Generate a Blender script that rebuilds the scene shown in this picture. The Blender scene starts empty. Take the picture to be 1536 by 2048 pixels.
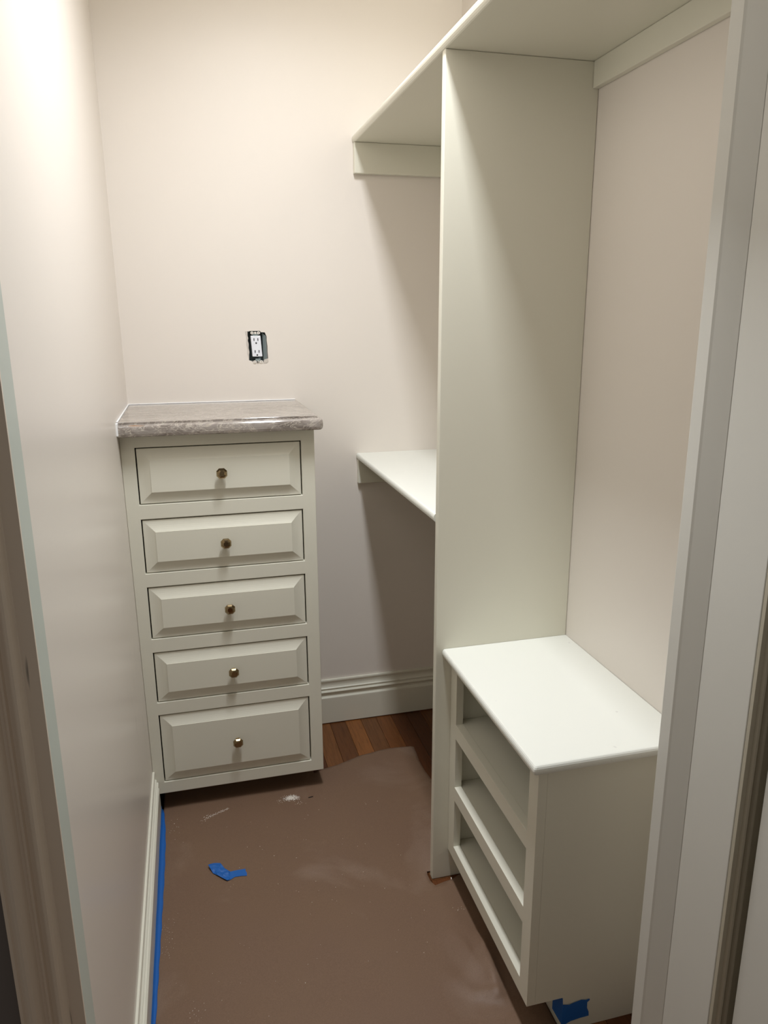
import bpy, bmesh, math, random
from mathutils import Vector, Matrix, noise, geometry
random.seed(7)
C = bpy.context.scene.collection
S = bpy.context.scene

# ------------------------------------------------------------------ camera
F_PX, PITCH, YAW, ROLL = 1494.626, 0.2548702, 0.2516384, -0.0051818
CX, CY, CZ = 0.196817, -2.546621, 1.5
fw = Vector((math.sin(YAW)*math.cos(PITCH), math.cos(YAW)*math.cos(PITCH), -math.sin(PITCH)))
rt = Vector((math.cos(YAW), -math.sin(YAW), 0))
up = rt.cross(fw)
r2 = rt*math.cos(ROLL) + up*math.sin(ROLL)
u2 = -rt*math.sin(ROLL) + up*math.cos(ROLL)
cd = bpy.data.cameras.new('camera')
cam = bpy.data.objects.new('camera', cd)
C.objects.link(cam)
M4 = Matrix((r2, u2, -fw)).transposed().to_4x4()
M4.translation = (CX, CY, CZ)
cam.matrix_world = M4
cd.sensor_fit = 'VERTICAL'
cd.sensor_height = 24.0
cd.lens = F_PX/2048*24.0
cd.clip_start = 0.02
S.camera = cam

# ------------------------------------------------------------------ world, light, exposure
W = bpy.data.worlds.new('world')
S.world = W
W.use_nodes = True
W.node_tree.nodes['Background'].inputs[0].default_value = (1.0, 0.91, 0.80, 1)
W.node_tree.nodes['Background'].inputs[1].default_value = 0.17
LAMP = (0.545, -1.13, 2.74)
ld = bpy.data.lights.new('ceiling_lamp_light', 'AREA')
ld.shape = 'RECTANGLE'
ld.size = 0.14
ld.size_y = 0.50
ld.energy = 20.5
ld.spread = math.radians(146)
ld.color = (0.97, 1.0, 1.05)
lo = bpy.data.objects.new('ceiling_lamp_light', ld)
lo.location = LAMP
C.objects.link(lo)
S.view_settings.view_transform = 'Standard'
S.view_settings.look = 'None'
S.view_settings.gamma = 1
S.view_settings.use_curve_mapping = False
S.view_settings.exposure = 0.0

# ------------------------------------------------------------------ materials
def s2l(c):
    return tuple((v/255/12.92 if v/255 <= .04045 else ((v/255+.055)/1.055)**2.4) for v in c) + (1,)

def mat(name, col, rough=.5, metal=0, spec=.5):
    m = bpy.data.materials.new(name)
    m.use_nodes = True
    b = m.node_tree.nodes['Principled BSDF']
    b.inputs['Base Color'].default_value = col if len(col) == 4 else tuple(col)+(1,)
    b.inputs['Roughness'].default_value = rough
    b.inputs['Metallic'].default_value = metal
    b.inputs['Specular IOR Level'].default_value = spec
    return m, m.node_tree, b

def coords(nt, scale=(1, 1, 1), kind='Object'):
    tc = nt.nodes.new('ShaderNodeTexCoord')
    mp = nt.nodes.new('ShaderNodeMapping')
    mp.inputs['Scale'].default_value = scale
    if kind == 'World':
        g = nt.nodes.new('ShaderNodeNewGeometry')
        nt.links.new(g.outputs['Position'], mp.inputs['Vector'])
    else:
        nt.links.new(tc.outputs[kind], mp.inputs['Vector'])
    return mp.outputs['Vector']

def noise_node(nt, vec, scale, detail=4, rough=.5, dist=0):
    n = nt.nodes.new('ShaderNodeTexNoise')
    n.inputs['Scale'].default_value = scale
    n.inputs['Detail'].default_value = detail
    n.inputs['Roughness'].default_value = rough
    n.inputs['Distortion'].default_value = dist
    nt.links.new(vec, n.inputs['Vector'])
    return n.outputs['Fac']

def ramp(nt, fac, stops):
    r = nt.nodes.new('ShaderNodeValToRGB')
    e = r.color_ramp.elements
    while len(e) < len(stops):
        e.new(.5)
    for i, (p, c) in enumerate(stops):
        e[i].position = p
        e[i].color = c if len(c) == 4 else tuple(c)+(1,)
    nt.links.new(fac, r.inputs['Fac'])
    return r.outputs['Color']

def bump(nt, b, fac, strength, dist=.001):
    n = nt.nodes.new('ShaderNodeBump')
    n.inputs['Strength'].default_value = strength
    n.inputs['Distance'].default_value = dist
    nt.links.new(fac, n.inputs['Height'])
    nt.links.new(n.outputs['Normal'], b.inputs['Normal'])

def mix(nt, a, b_, fac, mode='MIX'):
    n = nt.nodes.new('ShaderNodeMix')
    n.data_type = 'RGBA'
    n.blend_type = mode
    for sock, v in (('A', a), ('B', b_)):
        i = n.inputs[6 if sock == 'A' else 7]
        if hasattr(v, 'is_output'):
            nt.links.new(v, i)
        else:
            i.default_value = v
    if hasattr(fac, 'is_output'):
        nt.links.new(fac, n.inputs[0])
    else:
        n.inputs[0].default_value = fac
    return n.outputs[2]

WALLC = (0.83, 0.75, 0.665, 1)
def wall_material(name, scuffed=False):
    m, nt, b = mat(name, WALLC, .30 if scuffed else .42, spec=.5 if scuffed else .35)
    v = coords(nt, (1, 1, 1), 'World')
    bump(nt, b, noise_node(nt, v, 260, 3), .10, .0006)
    big = noise_node(nt, v, 2.2, 2)
    col = mix(nt, (0.825, 0.768, 0.695, 1), (0.845, 0.783, 0.710, 1), big)
    if scuffed:
        v2 = coords(nt, (1, 5.5, .9), 'World')
        st = noise_node(nt, v2, 5.0, 5, .62)
        f = ramp(nt, st, [(.60, (0, 0, 0)), (.78, (1, 1, 1))])
        # the rubbed patch sits low on the wall, in front of the cabinet
        g = nt.nodes.new('ShaderNodeNewGeometry')
        d = nt.nodes.new('ShaderNodeVectorMath'); d.operation = 'DISTANCE'
        sc = nt.nodes.new('ShaderNodeVectorMath'); sc.operation = 'MULTIPLY'
        nt.links.new(g.outputs['Position'], sc.inputs[0]); sc.inputs[1].default_value = (1, 2.2, 1)
        nt.links.new(sc.outputs[0], d.inputs[0]); d.inputs[1].default_value = (0, -.62*2.2, .40)
        mr = nt.nodes.new('ShaderNodeMapRange')
        nt.links.new(d.outputs['Value'], mr.inputs['Value'])
        mr.inputs['From Min'].default_value = .60; mr.inputs['From Max'].default_value = .15
        mu = nt.nodes.new('ShaderNodeMath'); mu.operation = 'MULTIPLY'
        nt.links.new(mr.outputs[0], mu.inputs[0]); nt.links.new(f, mu.inputs[1])
        mu2 = nt.nodes.new('ShaderNodeMath'); mu2.operation = 'MULTIPLY'; mu2.inputs[1].default_value = .6
        nt.links.new(mu.outputs[0], mu2.inputs[0])
        col = mix(nt, col, (0.36, 0.34, 0.31, 1), mu2.outputs[0])
    nt.links.new(col, b.inputs['Base Color'])
    return m

WALL = wall_material('wall_paint')
WALLS = wall_material('wall_paint_scuffed', True)
CEIL, _, _ = mat('ceiling_paint', (.56, .53, .49), .8)
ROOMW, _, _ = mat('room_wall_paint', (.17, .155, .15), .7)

def paint(name, col, rough=.32, b_s=.05):
    m, nt, b = mat(name, col, rough)
    v = coords(nt, (1, 1, 1), 'World')
    bump(nt, b, noise_node(nt, v, 170, 3), b_s, .0005)
    return m
TRIM = paint('cabinet_paint', (.795, .775, .655))
TRIMG = paint('cabinet_paint_grain', (.795, .775, .655), .36, .09)
TOPM, nt, b = mat('bench_top_paint', (.83, .84, .77), .30)
v = coords(nt, (1, 1, 1), 'World')
f = ramp(nt, noise_node(nt, v, 26, 2), [(.735, (0, 0, 0)), (.775, (1, 1, 1))])
nt.links.new(mix(nt, (.83, .84, .77, 1), (.60, .59, .56, 1), f), b.inputs['Base Color'])
JAMB = paint('door_frame_paint', (.70, .69, .63), .38, .07)
JAMBG = paint('door_frame_edge_paint', (.60, .66, .60), .38, .05)
CASE2 = paint('casing_paint', (.50, .46, .36), .4)
CASE, nt, b = mat('worn_casing_paint', (.55, .49, .42), .30)
v = coords(nt, (30, 30, 1.6), 'World')
f = ramp(nt, noise_node(nt, v, 2, 3), [(.66, (0, 0, 0)), (.69, (1, 1, 1))])
nt.links.new(mix(nt, (.80, .70, .59, 1), (.22, .20, .18, 1), f), b.inputs['Base Color'])
BLACK, _, _ = mat('dark_gap', (.012, .010, .008), .9)
CAULK, _, _ = mat('white_caulk', (.93, .93, .93), .4)

# brown rosin paper
PAPER, nt, b = mat('brown_rosin_paper', (.2, .13, .1), .55, spec=.35)
v = coords(nt, (1, 1, 1), 'World')
c1 = mix(nt, s2l((128, 102, 80)), s2l((123, 97, 80)), noise_node(nt, v, 5, 3))
sheen_blotch = ramp(nt, noise_node(nt, v, 3.1, 5, .55, .6), [(.56, (0, 0, 0)), (.72, (1, 1, 1))])  # lighter blotches put the paper's uneven sheen into its colour
mu = nt.nodes.new('ShaderNodeMath'); mu.operation = 'MULTIPLY'; mu.inputs[1].default_value = .7
nt.links.new(sheen_blotch, mu.inputs[0])
c2 = mix(nt, c1, s2l((148, 126, 110)), mu.outputs[0])
fib = noise_node(nt, v, 420, 3)
c3 = mix(nt, c2, s2l((96, 74, 56)), ramp(nt, fib, [(.3, (.35,)*3), (.7, (0, 0, 0))]))
nt.links.new(c3, b.inputs['Base Color'])
bump(nt, b, fib, .15, .0005)

# oak planks: tint from the object colour
WOOD, nt, b = mat('oak_plank', (.3, .13, .05), .36, spec=.4)
oi = nt.nodes.new('ShaderNodeObjectInfo')
v = coords(nt, (60, 3.2, 10), 'World')
rnd = nt.nodes.new('ShaderNodeVectorMath'); rnd.operation = 'ADD'
cmb = nt.nodes.new('ShaderNodeCombineXYZ')
ml = nt.nodes.new('ShaderNodeMath'); ml.operation = 'MULTIPLY'; ml.inputs[1].default_value = 37
nt.links.new(oi.outputs['Random'], ml.inputs[0])
nt.links.new(ml.outputs[0], cmb.inputs[1])
nt.links.new(v, rnd.inputs[0]); nt.links.new(cmb.outputs[0], rnd.inputs[1])
g1 = noise_node(nt, rnd.outputs[0], 3, 6, .6, 1.2)
grain = ramp(nt, g1, [(.3, (.62, .58, .55)), (.52, (1, 1, 1)), (.72, (1.16, 1.12, 1.05))])
nt.links.new(mix(nt, oi.outputs['Color'], grain, 1.0, 'MULTIPLY'), b.inputs['Base Color'])
bump(nt, b, g1, .12, .0008)

# marble
def marble(name, streak):
    m, nt, b = mat(name, (.4, .37, .34), .09, spec=.6)
    v = coords(nt, (1.0, 3.4, 2.0) if streak else (1, 1, 1.4), 'World')
    n1 = noise_node(nt, v, 9, 8, .62, 1.6)
    base = ramp(nt, n1, [(.28, s2l((104, 95, 88))), (.45, s2l((138, 129, 121))), (.58, s2l((164, 156, 148))), (.75, s2l((140, 128, 117)))])
    n2 = noise_node(nt, v, 13, 6, .6, 2.6)
    vein = ramp(nt, n2, [(.47, (0, 0, 0)), (.50, (1, 1, 1)), (.53, (0, 0, 0))])
    mm = nt.nodes.new('ShaderNodeMath'); mm.operation = 'MULTIPLY'; mm.inputs[1].default_value = .55 if not streak else .62
    nt.links.new(vein, mm.inputs[0])
    c = mix(nt, base, s2l((225, 215, 200)), mm.outputs[0])
    n3 = noise_node(nt, v, 6.1, 2)
    rust = ramp(nt, n3, [(.755, (0, 0, 0)), (.79, (1, 1, 1))])
    c = mix(nt, c, s2l((150, 105, 60)), rust)
    nt.links.new(c, b.inputs['Base Color'])
    return m
MARBLE = marble('grey_brown_marble', True)

TAPE, nt, b = mat('blue_masking_tape', s2l((26, 98, 178)), .55)
v = coords(nt, (1, 1, 1), 'World')
bump(nt, b, noise_node(nt, v, 500, 2), .2, .0004)
BRASS, _, _ = mat('antique_brass', s2l((158, 140, 108)), .14, 1)
CRUMB, _, _ = mat('white_plaster_crumb', (.85, .80, .72), .8)
PLAST, _, _ = mat('white_plastic', (.88, .90, .95), .3)
STEEL, nt, b = mat('galvanised_steel', s2l((140, 152, 152)), .5, .35)
PLASTER, nt, b = mat('torn_drywall_edge', (.62, .57, .51), .9)
SCREW, _, _ = mat('steel_screw', s2l((150, 150, 148)), .35, .9)

# ------------------------------------------------------------------ mesh helpers
def link(name, bm, m, parent=None, smooth=False, bevel=0, segs=2, angle=40):
    bmesh.ops.recalc_face_normals(bm, faces=bm.faces)
    me = bpy.data.meshes.new(name)
    bm.to_mesh(me); bm.free()
    for mm in (m if isinstance(m, (list, tuple)) else [m]):
        me.materials.append(mm)
    o = bpy.data.objects.new(name, me)
    C.objects.link(o)
    if parent:
        o.parent = parent
    if smooth:
        for p in me.polygons:
            p.use_smooth = True
    if bevel:
        md = o.modifiers.new('bevel', 'BEVEL')
        md.width = bevel; md.segments = segs; md.limit_method = 'ANGLE'
        md.angle_limit = math.radians(angle)
        md.harden_normals = False
    return o

def box(bm, x0, x1, y0, y1, z0, z1, mi=0):
    vs = [bm.verts.new((x, y, z)) for x in (x0, x1) for y in (y0, y1) for z in (z0, z1)]
    for f in ((0, 1, 3, 2), (4, 6, 7, 5), (0, 4, 5, 1), (2, 3, 7, 6), (0, 2, 6, 4), (1, 5, 7, 3)):
        fc = bm.faces.new([vs[i] for i in f]); fc.material_index = mi
    return vs

def boxobj(name, dims, m, parent=None, bevel=.0015, segs=2):
    bm = bmesh.new(); box(bm, *dims)
    return link(name, bm, m, parent, bevel=bevel, segs=segs)

def prism(bm, prof, axis, a, b_, fn=None):
    """extrude a closed 2-D profile along an axis; fn maps (p,q,t)->xyz"""
    rings = []
    for t in (a, b_):
        rings.append([bm.verts.new(fn(p, q, t)) for p, q in prof])
    n = len(prof)
    for i in range(n):
        bm.faces.new((rings[0][i], rings[0][(i+1) % n], rings[1][(i+1) % n], rings[1][i]))
    bm.faces.new(rings[0][::-1]); bm.faces.new(rings[1])

def empty(name, loc, label, cat, group=None):
    o = bpy.data.objects.new(name, None)
    o.location = loc
    o.empty_display_size = .1
    C.objects.link(o)
    o['label'] = label; o['category'] = cat
    if group: o['group'] = group
    return o

def tag(o, label, cat, group=None, kind=None):
    o['label'] = label; o['category'] = cat
    if group: o['group'] = group
    if kind: o['kind'] = kind
    return o

def struct(o):
    o['kind'] = 'structure'; return o

def reparent(root):
    """children were modelled in world space: keep them there"""
    bpy.context.view_layer.update()
    for ch in root.children:
        ch.matrix_parent_inverse = root.matrix_world.inverted()

# ------------------------------------------------------------------ room shell
R = 1.1152            # right wall
HCEIL = 2.76
YD0, YD1 = -1.572, -1.76   # door wall, closet side / room side
J0, J1 = 0.024, 0.926      # door opening
def xl(z): return 0.008 - .0058*z      # the left wall leans a little

# back wall with the outlet hole
hole = [(.386, 1.457), (.399, 1.4575), (.401, 1.459), (.434, 1.459), (.437, 1.4545), (.450, 1.454), (.4515, 1.449), (.455, 1.441),
        (.4545, 1.43), (.4565, 1.41), (.456, 1.39), (.457, 1.371), (.456, 1.366), (.444, 1.3665), (.442, 1.3575), (.409, 1.357), (.405, 1.3605),
        (.394, 1.365), (.3935, 1.38), (.3895, 1.386), (.3905, 1.398), (.388, 1.415), (.3885, 1.44)]
outer = [(-.03, -.02), (R, -.02), (R, HCEIL), (-.03, HCEIL)]
pts = [Vector(p) for p in outer+hole]
no = len(outer)
edges = [(i, (i+1) % no) for i in range(no)] + [(no+i, no+(i+1) % len(hole)) for i in range(len(hole))]
vv, ee, ff, *_ = geometry.delaunay_2d_cdt(pts, edges, [], 0, 1e-6)
def inpoly(x, y, poly):
    ins = False
    for i in range(len(poly)):
        (x1, y1), (x2, y2) = poly[i], poly[i-1]
        if (y1 > y) != (y2 > y) and x < (x2-x1)*(y-y1)/(y2-y1)+x1:
            ins = not ins
    return ins
bm = bmesh.new()
bv = [bm.verts.new((p.x, 0, p.y)) for p in vv]
for f in ff:
    cx = sum(vv[i].x for i in f)/3; cz = sum(vv[i].y for i in f)/3
    if not inpoly(cx, cz, hole):
        bm.faces.new([bv[i] for i in f])
r = bmesh.ops.extrude_face_region(bm, geom=list(bm.faces))
for e in r['geom']:
    if isinstance(e, bmesh.types.BMVert):
        e.co.y += .013
struct(link('wall_back', bm, WALL))

bm = bmesh.new()
vs = box(bm, -.12, 0, -1.735, 0.0, -.02, HCEIL)
for q in vs:
    if q.co.x > -.01: q.co.x = xl(q.co.z)
struct(link('wall_left', bm, WALLS))
boxobj('wall_right', (R, R+.1, -1.76, .013, -.02, HCEIL), WALL, bevel=0)['kind'] = 'structure'
# front wall (door wall): short return on the right, header above the opening, room side stubs
bm = bmesh.new()
box(bm, J1+.018, R-.0005, YD0-.17, YD0-.015, -.02, HCEIL)
box(bm, J1+.10, 2.4, YD1+.002, YD1+.02, -.02, HCEIL)
box(bm, J0-.03, J1+.017, YD0-.17, YD0-.015, 2.13, HCEIL)
struct(link('wall_front', bm, WALL))
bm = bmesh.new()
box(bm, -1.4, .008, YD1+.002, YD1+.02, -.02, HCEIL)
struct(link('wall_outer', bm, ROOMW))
boxobj('ceiling', (-.1, R+.1, -1.76, 0, HCEIL, HCEIL+.05), CEIL, bevel=0)['kind'] = 'structure'

# floor: dark subfloor and individual oak planks
bm = bmesh.new(); box(bm, -1.4, 2.4, -3.6, .0, -.06, -.0125)
floor = struct(link('floor', bm, BLACK))
pal = [s2l(c) for c in ((138, 88, 48), (116, 70, 36), (158, 100, 52), (126, 82, 48), (130, 80, 42), (108, 62, 32), (98, 54, 28), (120, 70, 36))]
meshes = {}
def plank_mesh(L):
    k = round(L, 3)
    if k not in meshes:
        bm = bmesh.new()
        w = .0594
        prof = [(0, -.012), (w, -.012), (w, -.0010), (w-.0008, 0), (.0008, 0), (0, -.0010)]
        prism(bm, prof, 'y', -k+.0008, 0, lambda p, q, t: (p, t, q))
        bmesh.ops.recalc_face_normals(bm, faces=bm.faces)
        me = bpy.data.meshes.new('plank'); bm.to_mesh(me); bm.free()
        me.materials.append(WOOD)
        meshes[k] = me
    return meshes[k]
vis = {-2: 0, -1: 1, 0: 2, 1: 3, 2: 4, 3: 5, 4: 6, 5: 7}   # plank column -> tone, seen by the back wall, shade painted in at right
for c in range(-22, 29):
    x = .69 + .06*c
    if x < -1.35 or x > 2.3: continue
    incl = -.03 < x < R-.03
    y = 0 if incl else -1.60
    first = True
    while y > -3.5:
        L = random.choice((.45, .6, .75, .9, 1.2))
        if first and c in vis: L = .9 if c % 2 else .75
        if y-L < -3.5: L = round(y+3.55, 2)
        if L < .05: break
        o = bpy.data.objects.new('plank', plank_mesh(L))
        o.location = (x, y, 0)
        o.parent = floor
        o.color = tuple(v*.72 for v in (pal[vis[c]] if (first and c in vis) else random.choice(pal))[:3])+(1,)
        C.objects.link(o)
        y -= round(L, 3); first = False

# baseboards (colonial profile)
def bprof(h, t=.0165):
    k = h/.178
    p = [(0, .004), (t, .004), (t, .1045*k), (t-.0004, .1075*k), (t-.0020, .1092*k), (t-.0060, .1105*k), (t-.0078, .1140*k), (t-.0076, .1200*k),
         (t-.0056, .1255*k), (t-.0016, .1288*k), (t-.0006, .1305*k), (t-.0020, .1325*k), (t-.0066, .1340*k), (t-.0086, .1365*k),
         (t-.0080, .1400*k), (t-.0054, .1425*k), (t-.0058, .1440*k), (t-.0098, .147*k), (t-.0118, .153*k), (t-.0120, .159*k), (t-.0108, .166*k), (t-.0090, .170*k), (t-.0086, .174*k), (t-.0098, .178*k), (0, .178*k)]
    return p
bm = bmesh.new()
prism(bm, bprof(.178), 'x', .545, R-.016, lambda p, q, t: (t, -p-.0001, q))
bb = struct(link('baseboard_back', bm, TRIM))
bm = bmesh.new()
prism(bm, bprof(.150, .0150), 'y', -1.70, -.4095, lambda p, q, t: (xl(q)+.0002+p, t, q))
struct(link('baseboard_left', bm, TRIM))
bm = bmesh.new()
prism(bm, bprof(.178), 'y', -.874, -.0005, lambda p, q, t: (R-.0002-p, t, q))
struct(link('baseboard_right', bm, TRIM))

# ------------------------------------------------------------------ door frame
ZTOP = 2.11
# right jamb with its stop
bm = bmesh.new()
box(bm, J1, J1+.0175, YD1+.001, YD0, .0005, ZTOP)
jr = struct(link('trim_1', bm, JAMB, bevel=.0015))
bm = bmesh.new()
prism(bm, [(J1-.0003, -1.592), (J1-.0155, -1.592), (J1-.0165, -1.594), (J1-.0165, -1.6185), (J1-.0145, -1.6222), (J1-.0003, -1.656)], 'z', .0008, ZTOP,
      lambda p, q, t: (p, q, t))
link('door_stop', bm, JAMB, jr, bevel=.0008)
# left jamb edge
bm = bmesh.new()
box(bm, .0085, J0, YD1+.001, -1.708, .0005, ZTOP)
struct(link('trim_2', bm, JAMBG, bevel=.001))
# head jamb
bm = bmesh.new()
box(bm, .009, J1+.017, YD1+.001, YD0, ZTOP+.0005, ZTOP+.018)
struct(link('trim_3', bm, JAMB, bevel=.001))
# casings on the room side: profile across the width, thickness towards -y
def casing(name, x0, sgn, m, w=.062, kind=0, s=1.0):
    pr = [(0, 0), (0, .004), (.0150, .0045), (.0162, .0060), (.0190, .0125), (.0220, .0160), (.0245, .0166), (.0262, .0150), (.0272, .0090), (.0300, .0080), (.0325, .0085), (.0342, .0120), (.0358, .0130), (.0372, .0112),
          (.0385, .0085), (.0415, .0090), (.0440, .0130), (.0480, .0180), (.0520, .0192), (.0560, .0180), (.0585, .0140), (.0605, .0135), (.0625, .0150), (w, .0145), (w, 0)]
    bm = bmesh.new()
    prism(bm, [(p*s if p < w else w*s, q) for p, q in pr], 'z', .0008, ZTOP+.06, lambda p, q, t: (x0+sgn*p, YD1-q, t))
    return struct(link(name, bm, m))
casing('trim_4', J0+.0005, -1, CASE, w=.066)
# right casing: narrow fluted strip before the open door
bm = bmesh.new()
prism(bm, [(0, 0), (0, .006), (.007, .0065), (.009, .011), (.0115, .012), (.013, .008), (.016, .008), (.018, .0125), (.0215, .0135), (.025, .007), (.040, .0065), (.046, .018), (.080, .02), (.080, 0)],
      'z', .0008, ZTOP+.06, lambda p, q, t: (J1+.0005+p, YD1-q, t))
struct(link('trim_5', bm, CASE2))
bm = bmesh.new()
box(bm, J0-.06, J1+.08, YD1-.018, YD1, ZTOP+.061, ZTOP+.13)
struct(link('trim_6', bm, CASE, bevel=.002))
# the open door, folded back against the room side on the right
XD = J1+.016
bm = bmesh.new()
box(bm, XD, XD+.035, YD1-.80, YD1-.030, .012, 2.08)
door = struct(link('door_1', bm, JAMB, bevel=.002))
for (z0, z1) in ((.25, .95), (1.10, 1.95)):
    bm = bmesh.new()
    a, b_ = YD1-.69, YD1-.14
    # picture-frame moulding round a panel
    for (w0, d0, w1, d1) in ((0, 0, .006, .006), (.006, .006, .014, .006), (.014, .006, .024, .0)):
        for k in range(4):
            def rect(w): return [(a+w, z0+w), (b_-w, z0+w), (b_-w, z1-w), (a+w, z1-w)]
            r0, r1 = rect(w0), rect(w1)
            q = [(XD-.0002-d0, *r0[k]), (XD-.0002-d0, *r0[(k+1) % 4]), (XD-.0002-d1, *r1[(k+1) % 4]), (XD-.0002-d1, *r1[k])]
            bm.faces.new([bm.verts.new(t) for t in q])
    bmesh.ops.remove_doubles(bm, verts=bm.verts, dist=1e-5)
    link('panel_moulding', bm, JAMB, door)

# ------------------------------------------------------------------ drawer cabinet
YF = -.4084; WC = .5381
cab = empty('drawer_cabinet', (.27, -.2, 0), 'tall narrow off-white cabinet of five drawers under a marble top', 'cabinet')
DX0, DX1 = .0392, .499
DZ = [(1.156, .9936), (.9511, .7898), (.7482, .5863), (.5435, .3798), (.3381, .1089)]
ZB, ZT = .0693, 1.1915
XL = .0005
# face frame: one plate with five openings
def plate(bm, outer, holes, y0, y1, fn):
    xs = sorted({outer[0], outer[1]} | {h[0] for h in holes} | {h[1] for h in holes})
    zs = sorted({outer[2], outer[3]} | {h[2] for h in holes} | {h[3] for h in holes})
    vt = {}
    def V(x, z):
        if (x, z) not in vt: vt[(x, z)] = bm.verts.new(fn(x, y0, z))
        return vt[(x, z)]
    for i in range(len(xs)-1):
        for j in range(len(zs)-1):
            cx = (xs[i]+xs[i+1])/2; cz = (zs[j]+zs[j+1])/2
            if any(h[0] < cx < h[1] and h[2] < cz < h[3] for h in holes): continue
            bm.faces.new((V(xs[i], zs[j]), V(xs[i+1], zs[j]), V(xs[i+1], zs[j+1]), V(xs[i], zs[j+1])))
    d = Vector(fn(0, y1, 0))-Vector(fn(0, y0, 0))
    r = bmesh.ops.extrude_face_region(bm, geom=list(bm.faces))
    for e in r['geom']:
        if isinstance(e, bmesh.types.BMVert): e.co += d
bm = bmesh.new()
plate(bm, (XL, WC, ZB, ZT), [(DX0, DX1, b_, t) for t, b_ in DZ], YF, YF+.019, lambda x, y, z: (x, y, z))
for q in bm.verts:
    if abs(q.co.x-XL) < 1e-5: q.co.x = xl(q.co.z)+.0004
link('face_frame', bm, TRIM, cab, bevel=.0015)
bm = bmesh.new()
prism(bm, [(YF+.0192, ZB+.006), (YF+.112, ZB+.006), (YF+.112, .0045), (-.0005, .0045), (-.0005, ZT), (YF+.0192, ZT)], 'x', WC-.0185, WC-.0005, lambda p, q, t: (t, p, q))
link('side_panel', bm, TRIM, cab, bevel=.001)
bm = bmesh.new()
box(bm, .016, WC-.019, YF+.112, YF+.125, .0005, ZB+.03)
link('toe_kick', bm, TRIM, cab)
boxobj('bottom_panel', (.012, WC-.019, YF+.0195, -.005, ZB+.031, ZB+.037), TRIM, cab, bevel=0)
bm = bmesh.new()
box(bm, .012, WC-.019, YF+.026, YF+.028, ZB+.038, ZT-.001)
link('gap_shade_backing', bm, BLACK, cab)  # black sheet stands in for the shade inside the drawer gaps
GAP = .0034
def drawer(t, b_, k):
    bm = bmesh.new()
    x0, x1, z0, z1 = DX0+GAP, DX1-GAP, b_+GAP*.75, t-GAP
    yo = YF+.0005
    # rings: (inset, depth behind the face)
    rings = [(0, .020), (0, .0034), (.0010, .0024), (.0060, .0022), (.0110, .0014), (.0165, .0000), (.0220, -.0020), (.0270, -.0042), (.0315, -.0066), (.0330, -.0072), (.0334, -.0088), (.035, -.0088)]
    prev = None
    for ins, d in rings:
        ring = [bm.verts.new((x, yo+d, z)) for x, z in ((x0+ins, z0+ins), (x1-ins, z0+ins), (x1-ins, z1-ins), (x0+ins, z1-ins))]
        if prev:
            for i in range(4):
                bm.faces.new((prev[i], prev[(i+1) % 4], ring[(i+1) % 4], ring[i]))
        else:
            bm.faces.new(ring[::-1])
        prev = ring
    bm.faces.new(prev)
    o = link('drawer', bm, TRIMG, cab)
    # knob
    bm = bmesh.new()
    cx, cz = .269, (t+b_)/2+.002*(k == 0)
    def octa(w, h, ch, y):
        return [bm.verts.new((cx+a*w, y, cz+c*h)) for a, c in ((-1+ch, -1), (1-ch, -1), (1, -1+ch), (1, 1-ch), (1-ch, 1), (-1+ch, 1), (-1, 1-ch), (-1, -1+ch))]
    prof = [(.0085, .0085, 0), (.0085, .0085, .002), (.0058, .0058, .0035), (.0052, .0052, .010), (.0075, .0075, .0135), (.0120, .0120, .0160), (.0148, .0148, .0195), (.0148, .0148, .0235), (.0112, .0112, .0290), (.0066, .0070, .0305)]
    prev = None
    for w, h, d in prof:
        ring = octa(w, h, .52, yo-.0084-d*.82)
        if prev:
            for i in range(8):
                bm.faces.new((prev[i], prev[(i+1) % 8], ring[(i+1) % 8], ring[i]))
        else: bm.faces.new(ring[::-1])
        prev = ring
    bm.faces.new(prev)
    kn = link('knob', bm, BRASS, o)
    kn['label'] = 'faceted octagonal antique brass knob'
for k, (t, b_) in enumerate(DZ): drawer(t, b_, k)
reparent(cab)

# marble countertop
top = empty('marble_countertop', (.27, -.2, 1.192), 'grey brown veined marble slab with ogee edge on the drawer cabinet', 'countertop')
bm = bmesh.new()
HT = 1.2309; XT = .5435; YT = -.4428
prof = [(-.006, 0), (-.0004, 0), (0, -.0006), (0, -.0058), (.0012, -.0066), (.0080, -.0070), (.0115, -.0085), (.0138, -.0120), (.0150, -.0170), (.0154, -.0230), (.0150, -.0300), (.0135, -.0360), (.0105, -.0388), (-.006, -.0388)]
rings = []
for o_, dz in prof:
    z = HT+dz
    rr = []
    # corner rounded a little
    c0 = (XT+o_, YT-o_)
    rad = max(.001, min(.006+o_*.4, .012)) if o_ > .0005 else .001
    rr.append((xl(z)+.002, YT-o_, z))
    for a in range(5):
        th = math.pi/2*a/4
        rr.append((XT+o_-rad+rad*math.sin(th), YT-o_+rad-rad*math.cos(th), z))
    rr.append((XT+o_, -.0022, z))
    rings.append([bm.verts.new(p) for p in rr])
for i in range(len(rings)-1):
    for j in range(len(rings[0])-1):
        bm.faces.new((rings[i][j], rings[i][j+1], rings[i+1][j+1], rings[i+1][j]))
b0 = bm.verts.new((xl(HT)+.002, -.0022, HT)); b1 = bm.verts.new((xl(HT)+.002, -.0022, HT-.0388))
bm.faces.new(rings[0]+[b0]); bm.faces.new(rings[-1][::-1]+[b1])
bm.faces.new([b0]+[rg[0] for rg in rings]+[b1]); bm.faces.new([b1]+[rg[-1] for rg in rings][::-1]+[b0])
sl = link('slab', bm, MARBLE, top, smooth=False)
bm = bmesh.new()
h = HT
box(bm, xl(h)+.0005, XT-.002, -.0048, -.0006, h+.0002, h+.0034)
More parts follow.
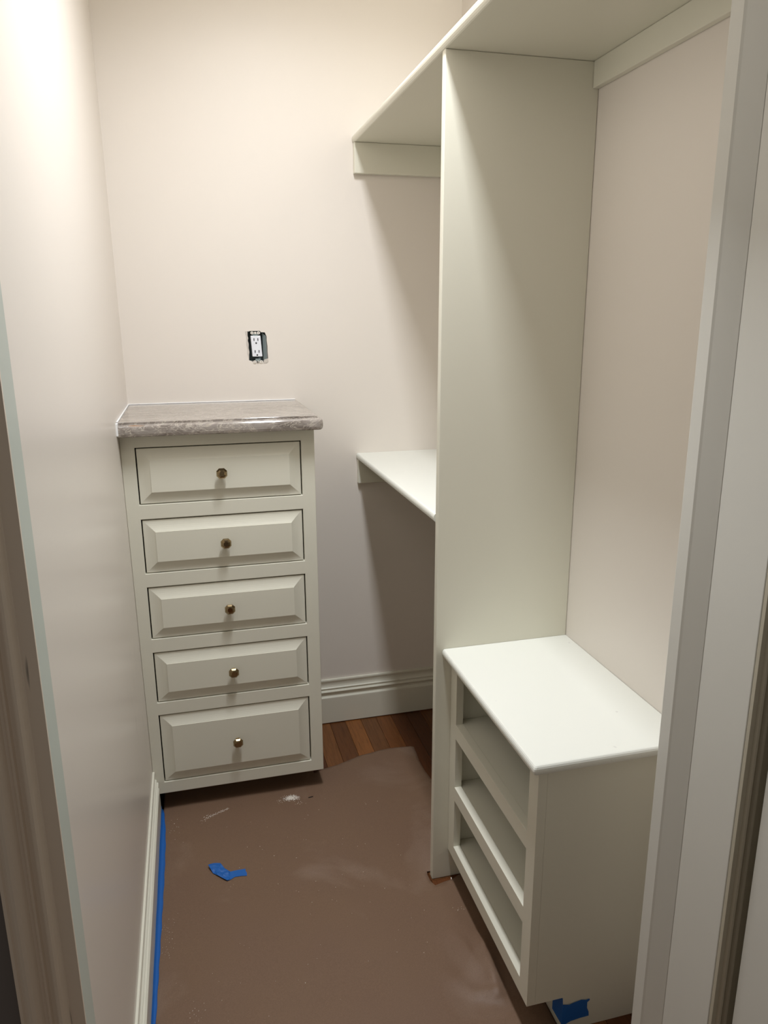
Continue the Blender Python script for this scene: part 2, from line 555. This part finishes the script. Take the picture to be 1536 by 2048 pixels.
box(bm, xl(h)+.0005, xl(h)+.0050, YT+.002, -.005, h+.0002, h+.0034)
box(bm, xl(h)-.0002, xl(h)+.0048, YT-.0175, YT+.0015, h-.034, h-.0003)
ck = link('caulk_line', bm, CAULK, top, bevel=.0008)
ck['label'] = 'thin white caulk line along the walls'
reparent(top)

# ------------------------------------------------------------------ shelves
def nosed(bm, x0, x1, y0, y1, z0, z1, left=True, front=False):
    """board with a rounded nose on its -x edge (and -y edge)"""
    box(bm, x0, x1, y0, y1, z0, z1)
up_s = empty('closet_shelf', (R-.1, -.8, 2.04), 'long white upper shelf resting on top of the tall divider panel', 'shelf')
ZU = 2.0385
bm = bmesh.new()
n = 8; h = .0225
prof = [(R-.0005, ZU), (.7536+.006, ZU)]
for i in range(1, n):
    a = math.pi*i/n
    prof.append((.7536+.006-.0085*math.sin(a), ZU+h/2-h/2*math.cos(a)))
prof += [(.7536+.006, ZU+h), (R-.0005, ZU+h)]
prism(bm, prof, 'y', -1.586, -.0005, lambda p, q, t: (p, t, q))
link('shelf_board', bm, TRIM, up_s)
boxobj('cleat', (.7545, R-.0165, -.0228, -.0005, 1.9467, ZU-.0003), TRIM, up_s, bevel=.002)
boxobj('cleat', (1.0995, R-.0005, -1.584, -.8965, 1.984, ZU-.0003), TRIM, up_s, bevel=.0015)
boxobj('cleat', (1.0995, R-.0005, -.8755, -.0235, 1.9467, ZU-.0003), TRIM, up_s, bevel=.0015)
reparent(up_s)

ms = empty('closet_shelf', (R-.1, -.45, 1.0), 'short white waist-high shelf between the back wall and the divider panel', 'shelf')
bm = bmesh.new()
ZM0, ZM1 = 1.0161, 1.0371; h = ZM1-ZM0
prof = [(R-.0005, ZM0), (.7513+.006, ZM0)]
for i in range(1, n):
    a = math.pi*i/n
    prof.append((.7513+.006-.0065*math.sin(a), ZM0+h/2-h/2*math.cos(a)))
prof += [(.7513+.006, ZM1), (R-.0005, ZM1)]
prism(bm, prof, 'y', -.8765, -.0005, lambda p, q, t: (p, t, q))
link('shelf_board', bm, TOPM, ms)
boxobj('cleat', (.7540, R-.0165, -.020, -.0005, .931, ZM0-.0003), TRIM, ms, bevel=.002)
boxobj('cleat', (1.0995, R-.0005, -.8755, -.0205, .931, ZM0-.0003), TRIM, ms, bevel=.0015)
reparent(ms)

# tall divider
bm = bmesh.new()
vs = box(bm, .753, R-.0005, -.896, -.877, .001, ZU-.0003)
for q in vs:
    if q.co.x < .8: q.co.x = .7525+.0024*q.co.z
# notch-free plain panel
dv = link('divider_panel', bm, TRIM, bevel=.002, segs=2)
tag(dv, 'tall white vertical divider panel from the floor to the upper shelf', 'panel')

# ------------------------------------------------------------------ bench with open compartments
bn = empty('shoe_bench', (.95, -1.15, 0), 'low white bench with three open slanted-looking shoe shelves against the right wall', 'bench')
bn['label'] = 'low white shelf unit with three open shoe compartments before the divider panel'
bn['category'] = 'shelf unit'
XF, YB, YD = .7967, -1.3985, -.8965
bm = bmesh.new()
# rounded top on two edges
ZB1, ZB0 = .6867, .6655
h = ZB1-ZB0
rings = []
for i in range(0, 9):
    a = math.pi*i/8
    o_ = .0065*math.sin(a); z = ZB1-h/2+h/2*math.cos(a)
    x0 = .7713+.0065-o_; y0 = -1.4275+.0065-o_
    rings.append([bm.verts.new(p) for p in ((x0, YD, z), (x0, y0+.004, z), (x0+.0012, y0+.0012, z), (x0+.004, y0, z), (R-.0006, y0, z))])
for i in range(8):
    for j in range(4):
        bm.faces.new((rings[i][j], rings[i][j+1], rings[i+1][j+1], rings[i+1][j]))
for rg, z in ((rings[0], ZB1), (rings[-1], ZB0)):
    bm.faces.new(rg+[bm.verts.new((R-.0006, YD, z))])
link('bench_top', bm, TOPM, bn)
OY0, OY1 = -.9384, -1.3598
OZ = [(.6335, .4933), (.4523, .3109), (.2715, .1303)]
bm = bmesh.new()
plate(bm, (YB, YD, .0916, ZB0-.0003), [(OY1, OY0, b_, t) for t, b_ in OZ], 0, .0191, lambda y, d, z: (XF+d, y, z))
link('face_frame', bm, TRIM, bn, bevel=.0004)
# camera-side panel with toe notch
bm = bmesh.new()
prism(bm, [(XF+.0193, .0916), (.8815, .0916), (.8815, .0005), (R-.0006, .0005), (R-.0006, ZB0-.0003), (XF+.0193, ZB0-.0003)], 'y', YB+.0001, YB+.0184,
      lambda p, q, t: (p, t, q))
link('side_panel', bm, TRIM, bn, bevel=.0002)
boxobj('side_panel', (XF+.0193, R-.0006, YD-.0185, YD-.0005, .0916, ZB0-.0003), TRIM, bn, bevel=0)
boxobj('back_panel', (R-.009, R-.0008, YB+.019, YD-.019, .0916, ZB0-.0005), TRIM, bn, bevel=0)
for t, b_ in OZ:
    boxobj('shelf', (XF+.0195, R-.0095, YB+.0188, YD-.0188, b_-.0195, b_-.0012), TRIM, bn, bevel=.0008)
boxobj('toe_kick', (.8816, .897, YB+.0188, YD-.0008, .0005, .1085), TRIM, bn, bevel=0)
reparent(bn)

# ------------------------------------------------------------------ paper on the floor
def padd(lst): return [Vector(p) for p in lst]
outer = [(.030, -.300), (.10, -.299), (.30, -.300), (.505, -.300), (.5175, -.300), (.518, -.325), (.522, -.325), (.535, -.318), (.558, -.3105), (.60, -.302), (.645, -.285), (.69, -.268), (.732, -.2615), (.765, -.254), (.80, -.2505), (.845, -.252), (.880, -.2555),
         (.890, -.262), (.8885, -.30), (.884, -.35), (.8855, -.41), (.893, -.47), (.905, -.53), (.93, -.62), (.96, -.70), (.98, -.80), (.99, -.868),
         (.765, -.869), (.7465, -.868), (.7440, -.880), (.7445, -.905), (.7525, -.9235), (.78, -.917), (.806, -.9125), (.828, -.9005), (.86, -.9000), (.879, -.9005),
         (.8795, -1.0), (.8795, -1.15), (.879, -1.30), (.8785, -1.375), (.8790, -1.40), (.892, -1.42), (.900, -1.50), (.905, -1.60), (.903, -1.74), (.60, -1.745), (.30, -1.74), (.06, -1.745), (.031, -1.73),
         (.0265, -1.5), (.0268, -1.3), (.0262, -1.15), (.0265, -1.0), (.027, -.85), (.027, -.70), (.028, -.55), (.029, -.42)]
def wav(x, y):
    z = .0035 + .0020*noise.noise(Vector((x*5, y*5, 3.1))) + .0012*noise.noise(Vector((x*13, y*9, 7.7)))
    z = max(z, .0018)
    # ridges of the creased corner by the shelf unit
    def ridge(ax, ay, bx, by, w, hgt):
        dx, dy = bx-ax, by-ay; L = math.hypot(dx, dy)
        t = max(0, min(1, ((x-ax)*dx+(y-ay)*dy)/L/L))
        d = math.hypot(x-ax-t*dx, y-ay-t*dy)
        s = math.sin(math.pi*min(1, t*.9+.1)) if L else 1
        return hgt*max(0, 1-d/w)**1.3*(.35+.65*s)
    z += ridge(.787, -1.28, .806, -1.12, .022, .020)
    z += ridge(.787, -1.28, .740, -1.08, .040, .012)
    z += ridge(.787, -1.285, .725, -1.262, .016, .012)
    z += ridge(.735, -1.262, .69, -1.20, .03, .004)
    z += ridge(.76, -1.02, .795, -1.16, .05, .006)
    # lifted edges
    if x < .10 and y < -.80: z += .004*max(0, 1-x/.10)*max(0, math.sin((y+.8)*-4.0))
    if y > -.36 and x > .54: z += .003*max(0, (y+.36)/.1)
    return z
grid = []
gx = .012
for i in range(int(1.05/gx)):
    for j in range(int(1.55/gx)):
        x = .0+i*gx+random.uniform(-.002, .002); y = -.25-j*gx+random.uniform(-.002, .002)
        if inpoly(x, y, outer):
            ok = True
            for k in range(len(outer)):
                ax, ay = outer[k-1]; bx, by = outer[k]
                dx, dy = bx-ax, by-ay; L2 = dx*dx+dy*dy
                t = max(0, min(1, ((x-ax)*dx+(y-ay)*dy)/L2))
                if math.hypot(x-ax-t*dx, y-ay-t*dy) < .005: ok = False; break
            if ok: grid.append((x, y))
pts = padd(outer+grid)
edges = [(i, (i+1) % len(outer)) for i in range(len(outer))]
vv, ee, ff, *_ = geometry.delaunay_2d_cdt(pts, edges, [], 1, 1e-6)
bm = bmesh.new()
bv = [bm.verts.new((p.x, p.y, wav(p.x, p.y))) for p in vv]
for f in ff:
    try: bm.faces.new([bv[i] for i in f])
    except ValueError: pass
loose = [v_ for v_ in bm.verts if not v_.link_faces]
bmesh.ops.delete(bm, geom=loose, context='VERTS')
pp = link('floor_paper', bm, PAPER, smooth=True)
md = pp.modifiers.new('solid', 'SOLIDIFY'); md.thickness = .0006; md.offset = -1
tag(pp, 'brown rosin protection paper covering the closet floor', 'paper')

# ------------------------------------------------------------------ blue tape
def strip_mesh(rows, th=.0002):
    bm = bmesh.new()
    vs = [[bm.verts.new(p) for p in row] for row in rows]
    for i in range(len(vs)-1):
        for j in range(len(vs[0])-1):
            bm.faces.new((vs[i][j], vs[i][j+1], vs[i+1][j+1], vs[i+1][j]))
    return bm
rows = []
N = 40
for i in range(N+1):
    t = i/N; y = -.395-t*.85
    w = .0125*math.sin(math.pi*min(1, t*2.2))**.6*(1-.75*max(0, t-.45)/.55) if t < .227 else .0125*(1-.65*max(0, t-.35)/.65)
    w = max(w, .0012) + .0008*math.sin(i*1.7)
    xb = xl(0)+.0153
    zf = wav(.028, y)+.0012
    rows.append([(xb+.0003, y, zf+.014+.002*math.sin(i*.9)), (xb+.0006, y, zf+.003), (xb+.003+w*.4, y, zf+.0002), (xb+.003+w, y, zf)])
tp = link('masking_tape', strip_mesh(rows), TAPE, smooth=True)
md = tp.modifiers.new('solid', 'SOLIDIFY'); md.thickness = .0003; md.offset = 0
tag(tp, 'long blue masking tape strip along the left baseboard at the paper edge', 'tape')

# scrap on the paper
pl = [(.157, -.696), (.163, -.690), (.173, -.684), (.182, -.686), (.191, -.690), (.196, -.702), (.201, -.713), (.216, -.728), (.237, -.7265), (.258, -.727), (.2575, -.735), (.2605, -.744), (.260, -.755),
      (.245, -.7525), (.227, -.752), (.214, -.760), (.205, -.764), (.196, -.754), (.182, -.738), (.169, -.723)]
gr = []
for i in range(26):
    for j in range(22):
        x = .152+i*.0045; y = -.68-j*.0042
        if inpoly(x, y, pl): gr.append((x, y))
vv, ee, ff, *_ = geometry.delaunay_2d_cdt(padd(pl+gr), [(i, (i+1) % len(pl)) for i in range(len(pl))], [], 1, 1e-6)
bm = bmesh.new()
bv = []
for p in vv:
    z = wav(p.x, p.y)+.0016
    if p.x < .212:
        z += .0028+.0040*noise.noise(Vector((p.x*70, p.y*70, 1.3)))+.0025*abs(noise.noise(Vector((p.x*150, p.y*110, 5))))
        z += .007*max(0, (.172-p.x)/.02)
    bv.append(bm.verts.new((p.x, p.y, max(z, wav(p.x, p.y)+.0008))))
for f in ff:
    bm.faces.new([bv[i] for i in f])
bmesh.ops.delete(bm, geom=[v_ for v_ in bm.verts if not v_.link_faces], context='VERTS')
sc = link('masking_tape', bm, TAPE)
md = sc.modifiers.new('solid', 'SOLIDIFY'); md.thickness = .0003; md.offset = 1
tag(sc, 'crumpled scrap of blue masking tape lying loose on the brown paper', 'tape')

# tape wrapped round the toe notch of the shelf unit
yy = YB-.0012
pl = [(.8812, .0745), (.8960, .0705), (.910, .0735), (.925, .0755), (.936, .0725), (.9445, .0735), (.9455, .0700), (.9395, .0650), (.9400, .0500), (.9445, .0385), (.9455, .0275), (.925, .0270), (.902, .0245), (.890, .0200), (.8812, .0215)]
bm = bmesh.new()
vs = [bm.verts.new((x, yy-.0006*abs(math.sin(x*160)), z)) for x, z in pl]
bm.faces.new(vs)
# wrapped flap running in over the toe kick
fl = [bm.verts.new((.8808-.002*i, YB+.0005+.017*i, z0)) for i in range(3) for z0 in (.0885-.004*i, .0215+.003*i)]
bm.faces.new((fl[0], fl[2], fl[3], fl[1])); bm.faces.new((fl[2], fl[4], fl[5], fl[3]))
bm.faces.new((vs[0], fl[0], fl[1], vs[-1]))
bt = link('masking_tape', bm, TAPE)
md = bt.modifiers.new('solid', 'SOLIDIFY'); md.thickness = .0003; md.offset = 0
tag(bt, 'blue masking tape wrapped round the toe notch of the white shelf unit', 'tape')

# ------------------------------------------------------------------ crumbs
def crumbs(name, spots, label, size=(.0006, .0018)):
    bm = bmesh.new()
    for x, y in spots:
        s = random.uniform(*size)
        z = wav(x, y)+.0006
        vs = [bm.verts.new((x+s*random.uniform(.4, 1.3)*a, y+s*random.uniform(.4, 1.3)*b_, z+s*.6*c))
              for a, b_, c in ((1, 0, 0.2), (-.6, .8, 0.2), (-.6, -.8, 0.2), (0, 0, 1.4))]
        for f in ((0, 1, 2), (0, 1, 3), (1, 2, 3), (2, 0, 3)):
            bm.faces.new([vs[i] for i in f])
    return tag(link(name, bm, CRUMB), label, 'debris', kind='stuff')
sp = []
for k in range(620):
    a = random.gauss(0, .011); c = random.gauss(0, .0065)
    sp.append((.425+a+.1*c, -.442+c-.15*a))
for k in range(22): sp.append((.392+random.gauss(0, .006), -.445+random.gauss(0, .008)))
for k in range(14): sp.append((.45+random.gauss(0, .01), -.475+random.gauss(0, .006)))
crumbs('plaster_dust', sp, 'small heap of white plaster crumbs in front of the cabinet right of centre', (.0006, .0019))
sp = []
for k in range(130):
    t = random.random(); t = t**.8
    sp.append((.140+t*.085+random.gauss(0, .003), -.482+t*.040+random.gauss(0, .0035)*(1.6-t)))
crumbs('plaster_dust', sp, 'streak of white crumbs on the paper near the cabinet left corner', (.0005, .0019))
sp = [(.035, -.492), (.045, -.50), (.05, -.515), (.065, -.55), (.062, -.861), (.05, -.90), (.075, -.845), (.04, -.968), (.225, -.986), (.156, -1.058), (.104, -1.152), (.689, -.529), (.649, -.526), (.65, -.533), (.582, -.717)]
for k in range(34): sp.append((.036+abs(random.gauss(0, .012))+(.0 if k % 2 else .02*random.random()), -.86-.12*random.random()))
for k in range(12): sp.append((.06+random.gauss(0, .008), -.50+random.gauss(0, .02)))
for k in range(90): sp.append((random.uniform(.05, .70), random.uniform(-1.22, -.47)))
for k in range(14): sp.append((.12+random.gauss(0, .008), -1.16+random.gauss(0, .015)))
for k in range(12): sp.append((.80+random.gauss(0, .012)-.02, -1.02+random.gauss(0, .004)))
crumbs('plaster_dust', sp, 'loose white specks scattered across the brown paper', (.0005, .0015))
bm = bmesh.new()
vs = box(bm, .478, .494, -.458, -.4545, wav(.486, -.456)+.0012, wav(.486, -.456)+.0022)
for q in vs:
    if q.co.x > .485: q.co.y += .003
tag(link('wood_splinter', bm, BLACK, bevel=.0005), 'tiny black splinter on the paper right of the dust heap', 'debris')
bm = bmesh.new()
zc = .001
vs = box(bm, .8035, .8060, -.9155, -.9045, zc, zc+.003)
for q in vs:
    if q.co.y < -.91: q.co.x -= .002
tag(link('plaster_chip', bm, CRUMB, bevel=.0004), 'thin white chip on the bare wood at the divider foot', 'debris')

# ------------------------------------------------------------------ outlet
ou = empty('wall_outlet', (.42, 0, 1.41), 'uncovered white duplex outlet in a rough cut hole above the marble top', 'outlet')
bm = bmesh.new()
x0, x1, z0, z1 = .3935, .4535, 1.363, 1.457
vs = {}
for i, x in enumerate((x0, x1)):
    for j, y in enumerate((.0135, .065)):
        for k, z in enumerate((z0, z1)):
            vs[i, j, k] = bm.verts.new((x, y, z))
for q in (((0,0,0),(0,1,0),(0,1,1),(0,0,1)), ((1,0,0),(1,1,0),(1,1,1),(1,0,1)), ((0,0,0),(1,0,0),(1,1,0),(0,1,0)), ((0,0,1),(1,0,1),(1,1,1),(0,1,1)), ((0,1,0),(1,1,0),(1,1,1),(0,1,1))):
    bm.faces.new([vs[t] for t in q])
o = link('metal_box', bm, STEEL, ou)
md = o.modifiers.new('solid', 'SOLIDIFY'); md.thickness = .0015; md.offset = 1
bm = bmesh.new()
q = [(.4435, .013, 1.366), (.4545, .0022, 1.369), (.4530, .0022, 1.442), (.4425, .013, 1.452)]
bm.faces.new([bm.verts.new(p) for p in q])
fl_ = link('added_lit_side', bm, STEEL, ou)  # added strip, tilted to the camera so the dark box side looks lit
md = fl_.modifiers.new('solid', 'SOLIDIFY'); md.thickness = .0008; md.offset = 1
# receptacle, slightly tilted as in the photo
def tilt(x, z): # top leans left
    return x-.002*(z-1.41)/.035
bm = bmesh.new()
vs = box(bm, .4045, .4365, -.0015, .030, 1.3765, 1.4435)
for q in vs: q.co.x = tilt(q.co.x, q.co.z)
rc = link('receptacle', bm, PLAST, ou, bevel=.0012)
bm = bmesh.new()
for zc in (1.4275, 1.389):
    for dx in (-.0065, .0062):
        box(bm, .4205+dx-.0013+(-.0008 if zc > 1.41 else .0012), .4205+dx+.0013+(-.0008 if zc > 1.41 else .0012), -.0021, -.0012, zc-.0002, zc+.0082)
    cc = .4205+(-.0008 if zc > 1.41 else .0012)
    ring = [bm.verts.new((cc+.0026*math.cos(a*math.pi/6), -.0021, zc-.0075+.0026*math.sin(a*math.pi/6))) for a in range(12)]
    bm.faces.new(ring)
sl_ = link('slot', bm, BLACK, rc)
sl_['kind'] = 'stuff'
for zs, s in ((1.4505, 1), (1.3615, -1)):
    bm = bmesh.new()
    cx = tilt(.4205, zs)
    vs = box(bm, cx-.0085, cx+.0085, -.0012, .0002, min(zs-.008*s, zs+.001*s), max(zs-.008*s, zs+.001*s))
    link('mounting_strap', bm, STEEL, ou, bevel=.0004)
    bm = bmesh.new()
    for dx in (-.0105, 0.0, .0105):
        rr = .0052 if dx else .0040
        ring0 = [bm.verts.new((cx+dx+rr*math.cos(a*math.pi/7), -.0026, zs+.002*s+rr*.9*math.sin(a*math.pi/7))) for a in range(14)]
        ring1 = [bm.verts.new((q.co.x, -.0004, q.co.z)) for q in ring0]
        bm.faces.new(ring0); bm.faces.new(ring1[::-1])
        for a in range(14): bm.faces.new((ring0[a], ring0[(a+1) % 14], ring1[(a+1) % 14], ring1[a]))
    e = link('plaster_ear', bm, CRUMB, ou)
    e['label'] = 'plaster-caked mounting ears'
    bm = bmesh.new()
    for dx in (-.0105, .0105):
        bm.faces.new([bm.verts.new((cx+dx+.0014*math.cos(a*math.pi/5), -.0029, zs+.002*s+.0014*math.sin(a*math.pi/5))) for a in range(10)])
    link('ear_hole', bm, BLACK, e)
bm = bmesh.new()
for (x, z) in ((.4205+.0017, 1.3595),):
    ring0 = [bm.verts.new((x+.0028*math.cos(a*math.pi/7), -.0036, z+.0028*math.sin(a*math.pi/7))) for a in range(14)]
    ring1 = [bm.verts.new((q.co.x, -.0027, q.co.z)) for q in ring0]
    bm.faces.new(ring0)
    for a in range(14): bm.faces.new((ring0[a], ring0[(a+1) % 14], ring1[(a+1) % 14], ring1[a]))
link('screw', bm, SCREW, ou)
# ragged rim of broken plaster
bm = bmesh.new()
def rag(pts_, y=-.0008):
    bm.faces.new([bm.verts.new((x, y-.0006*random.random(), z)) for x, z in pts_])
rag([(.3865, 1.4570), (.3935, 1.4565), (.3930, 1.444), (.3950, 1.436), (.3930, 1.428), (.3955, 1.418), (.3945, 1.404), (.3965, 1.392), (.3950, 1.383), (.3945, 1.366), (.3895, 1.386), (.3905, 1.398), (.388, 1.415), (.3885, 1.44)])
rag([(.4440, 1.3665), (.4560, 1.3700), (.4575, 1.3600), (.4520, 1.3545), (.4420, 1.3555)])
o = link('broken_plaster_rim', bm, PLASTER, ou)
md = o.modifiers.new('solid', 'SOLIDIFY'); md.thickness = .0008; md.offset = 1
reparent(ou)

# ------------------------------------------------------------------ ceiling light (above the frame)
cl = empty('ceiling_light', (LAMP[0], LAMP[1], HCEIL), 'long rectangular white ceiling light over the closet floor', 'lamp')
bm = bmesh.new()
for (x0, x1, y0, y1) in ((-.085, -.072, -.325, .325), (.072, .085, -.325, .325), (-.0715, .0715, -.325, -.312), (-.0715, .0715, .312, .325)):
    box(bm, LAMP[0]+x0, LAMP[0]+x1, LAMP[1]+y0, LAMP[1]+y1, HCEIL-.024, HCEIL-.0005)
link('fixture_frame', bm, TRIM, cl)
reparent(cl)
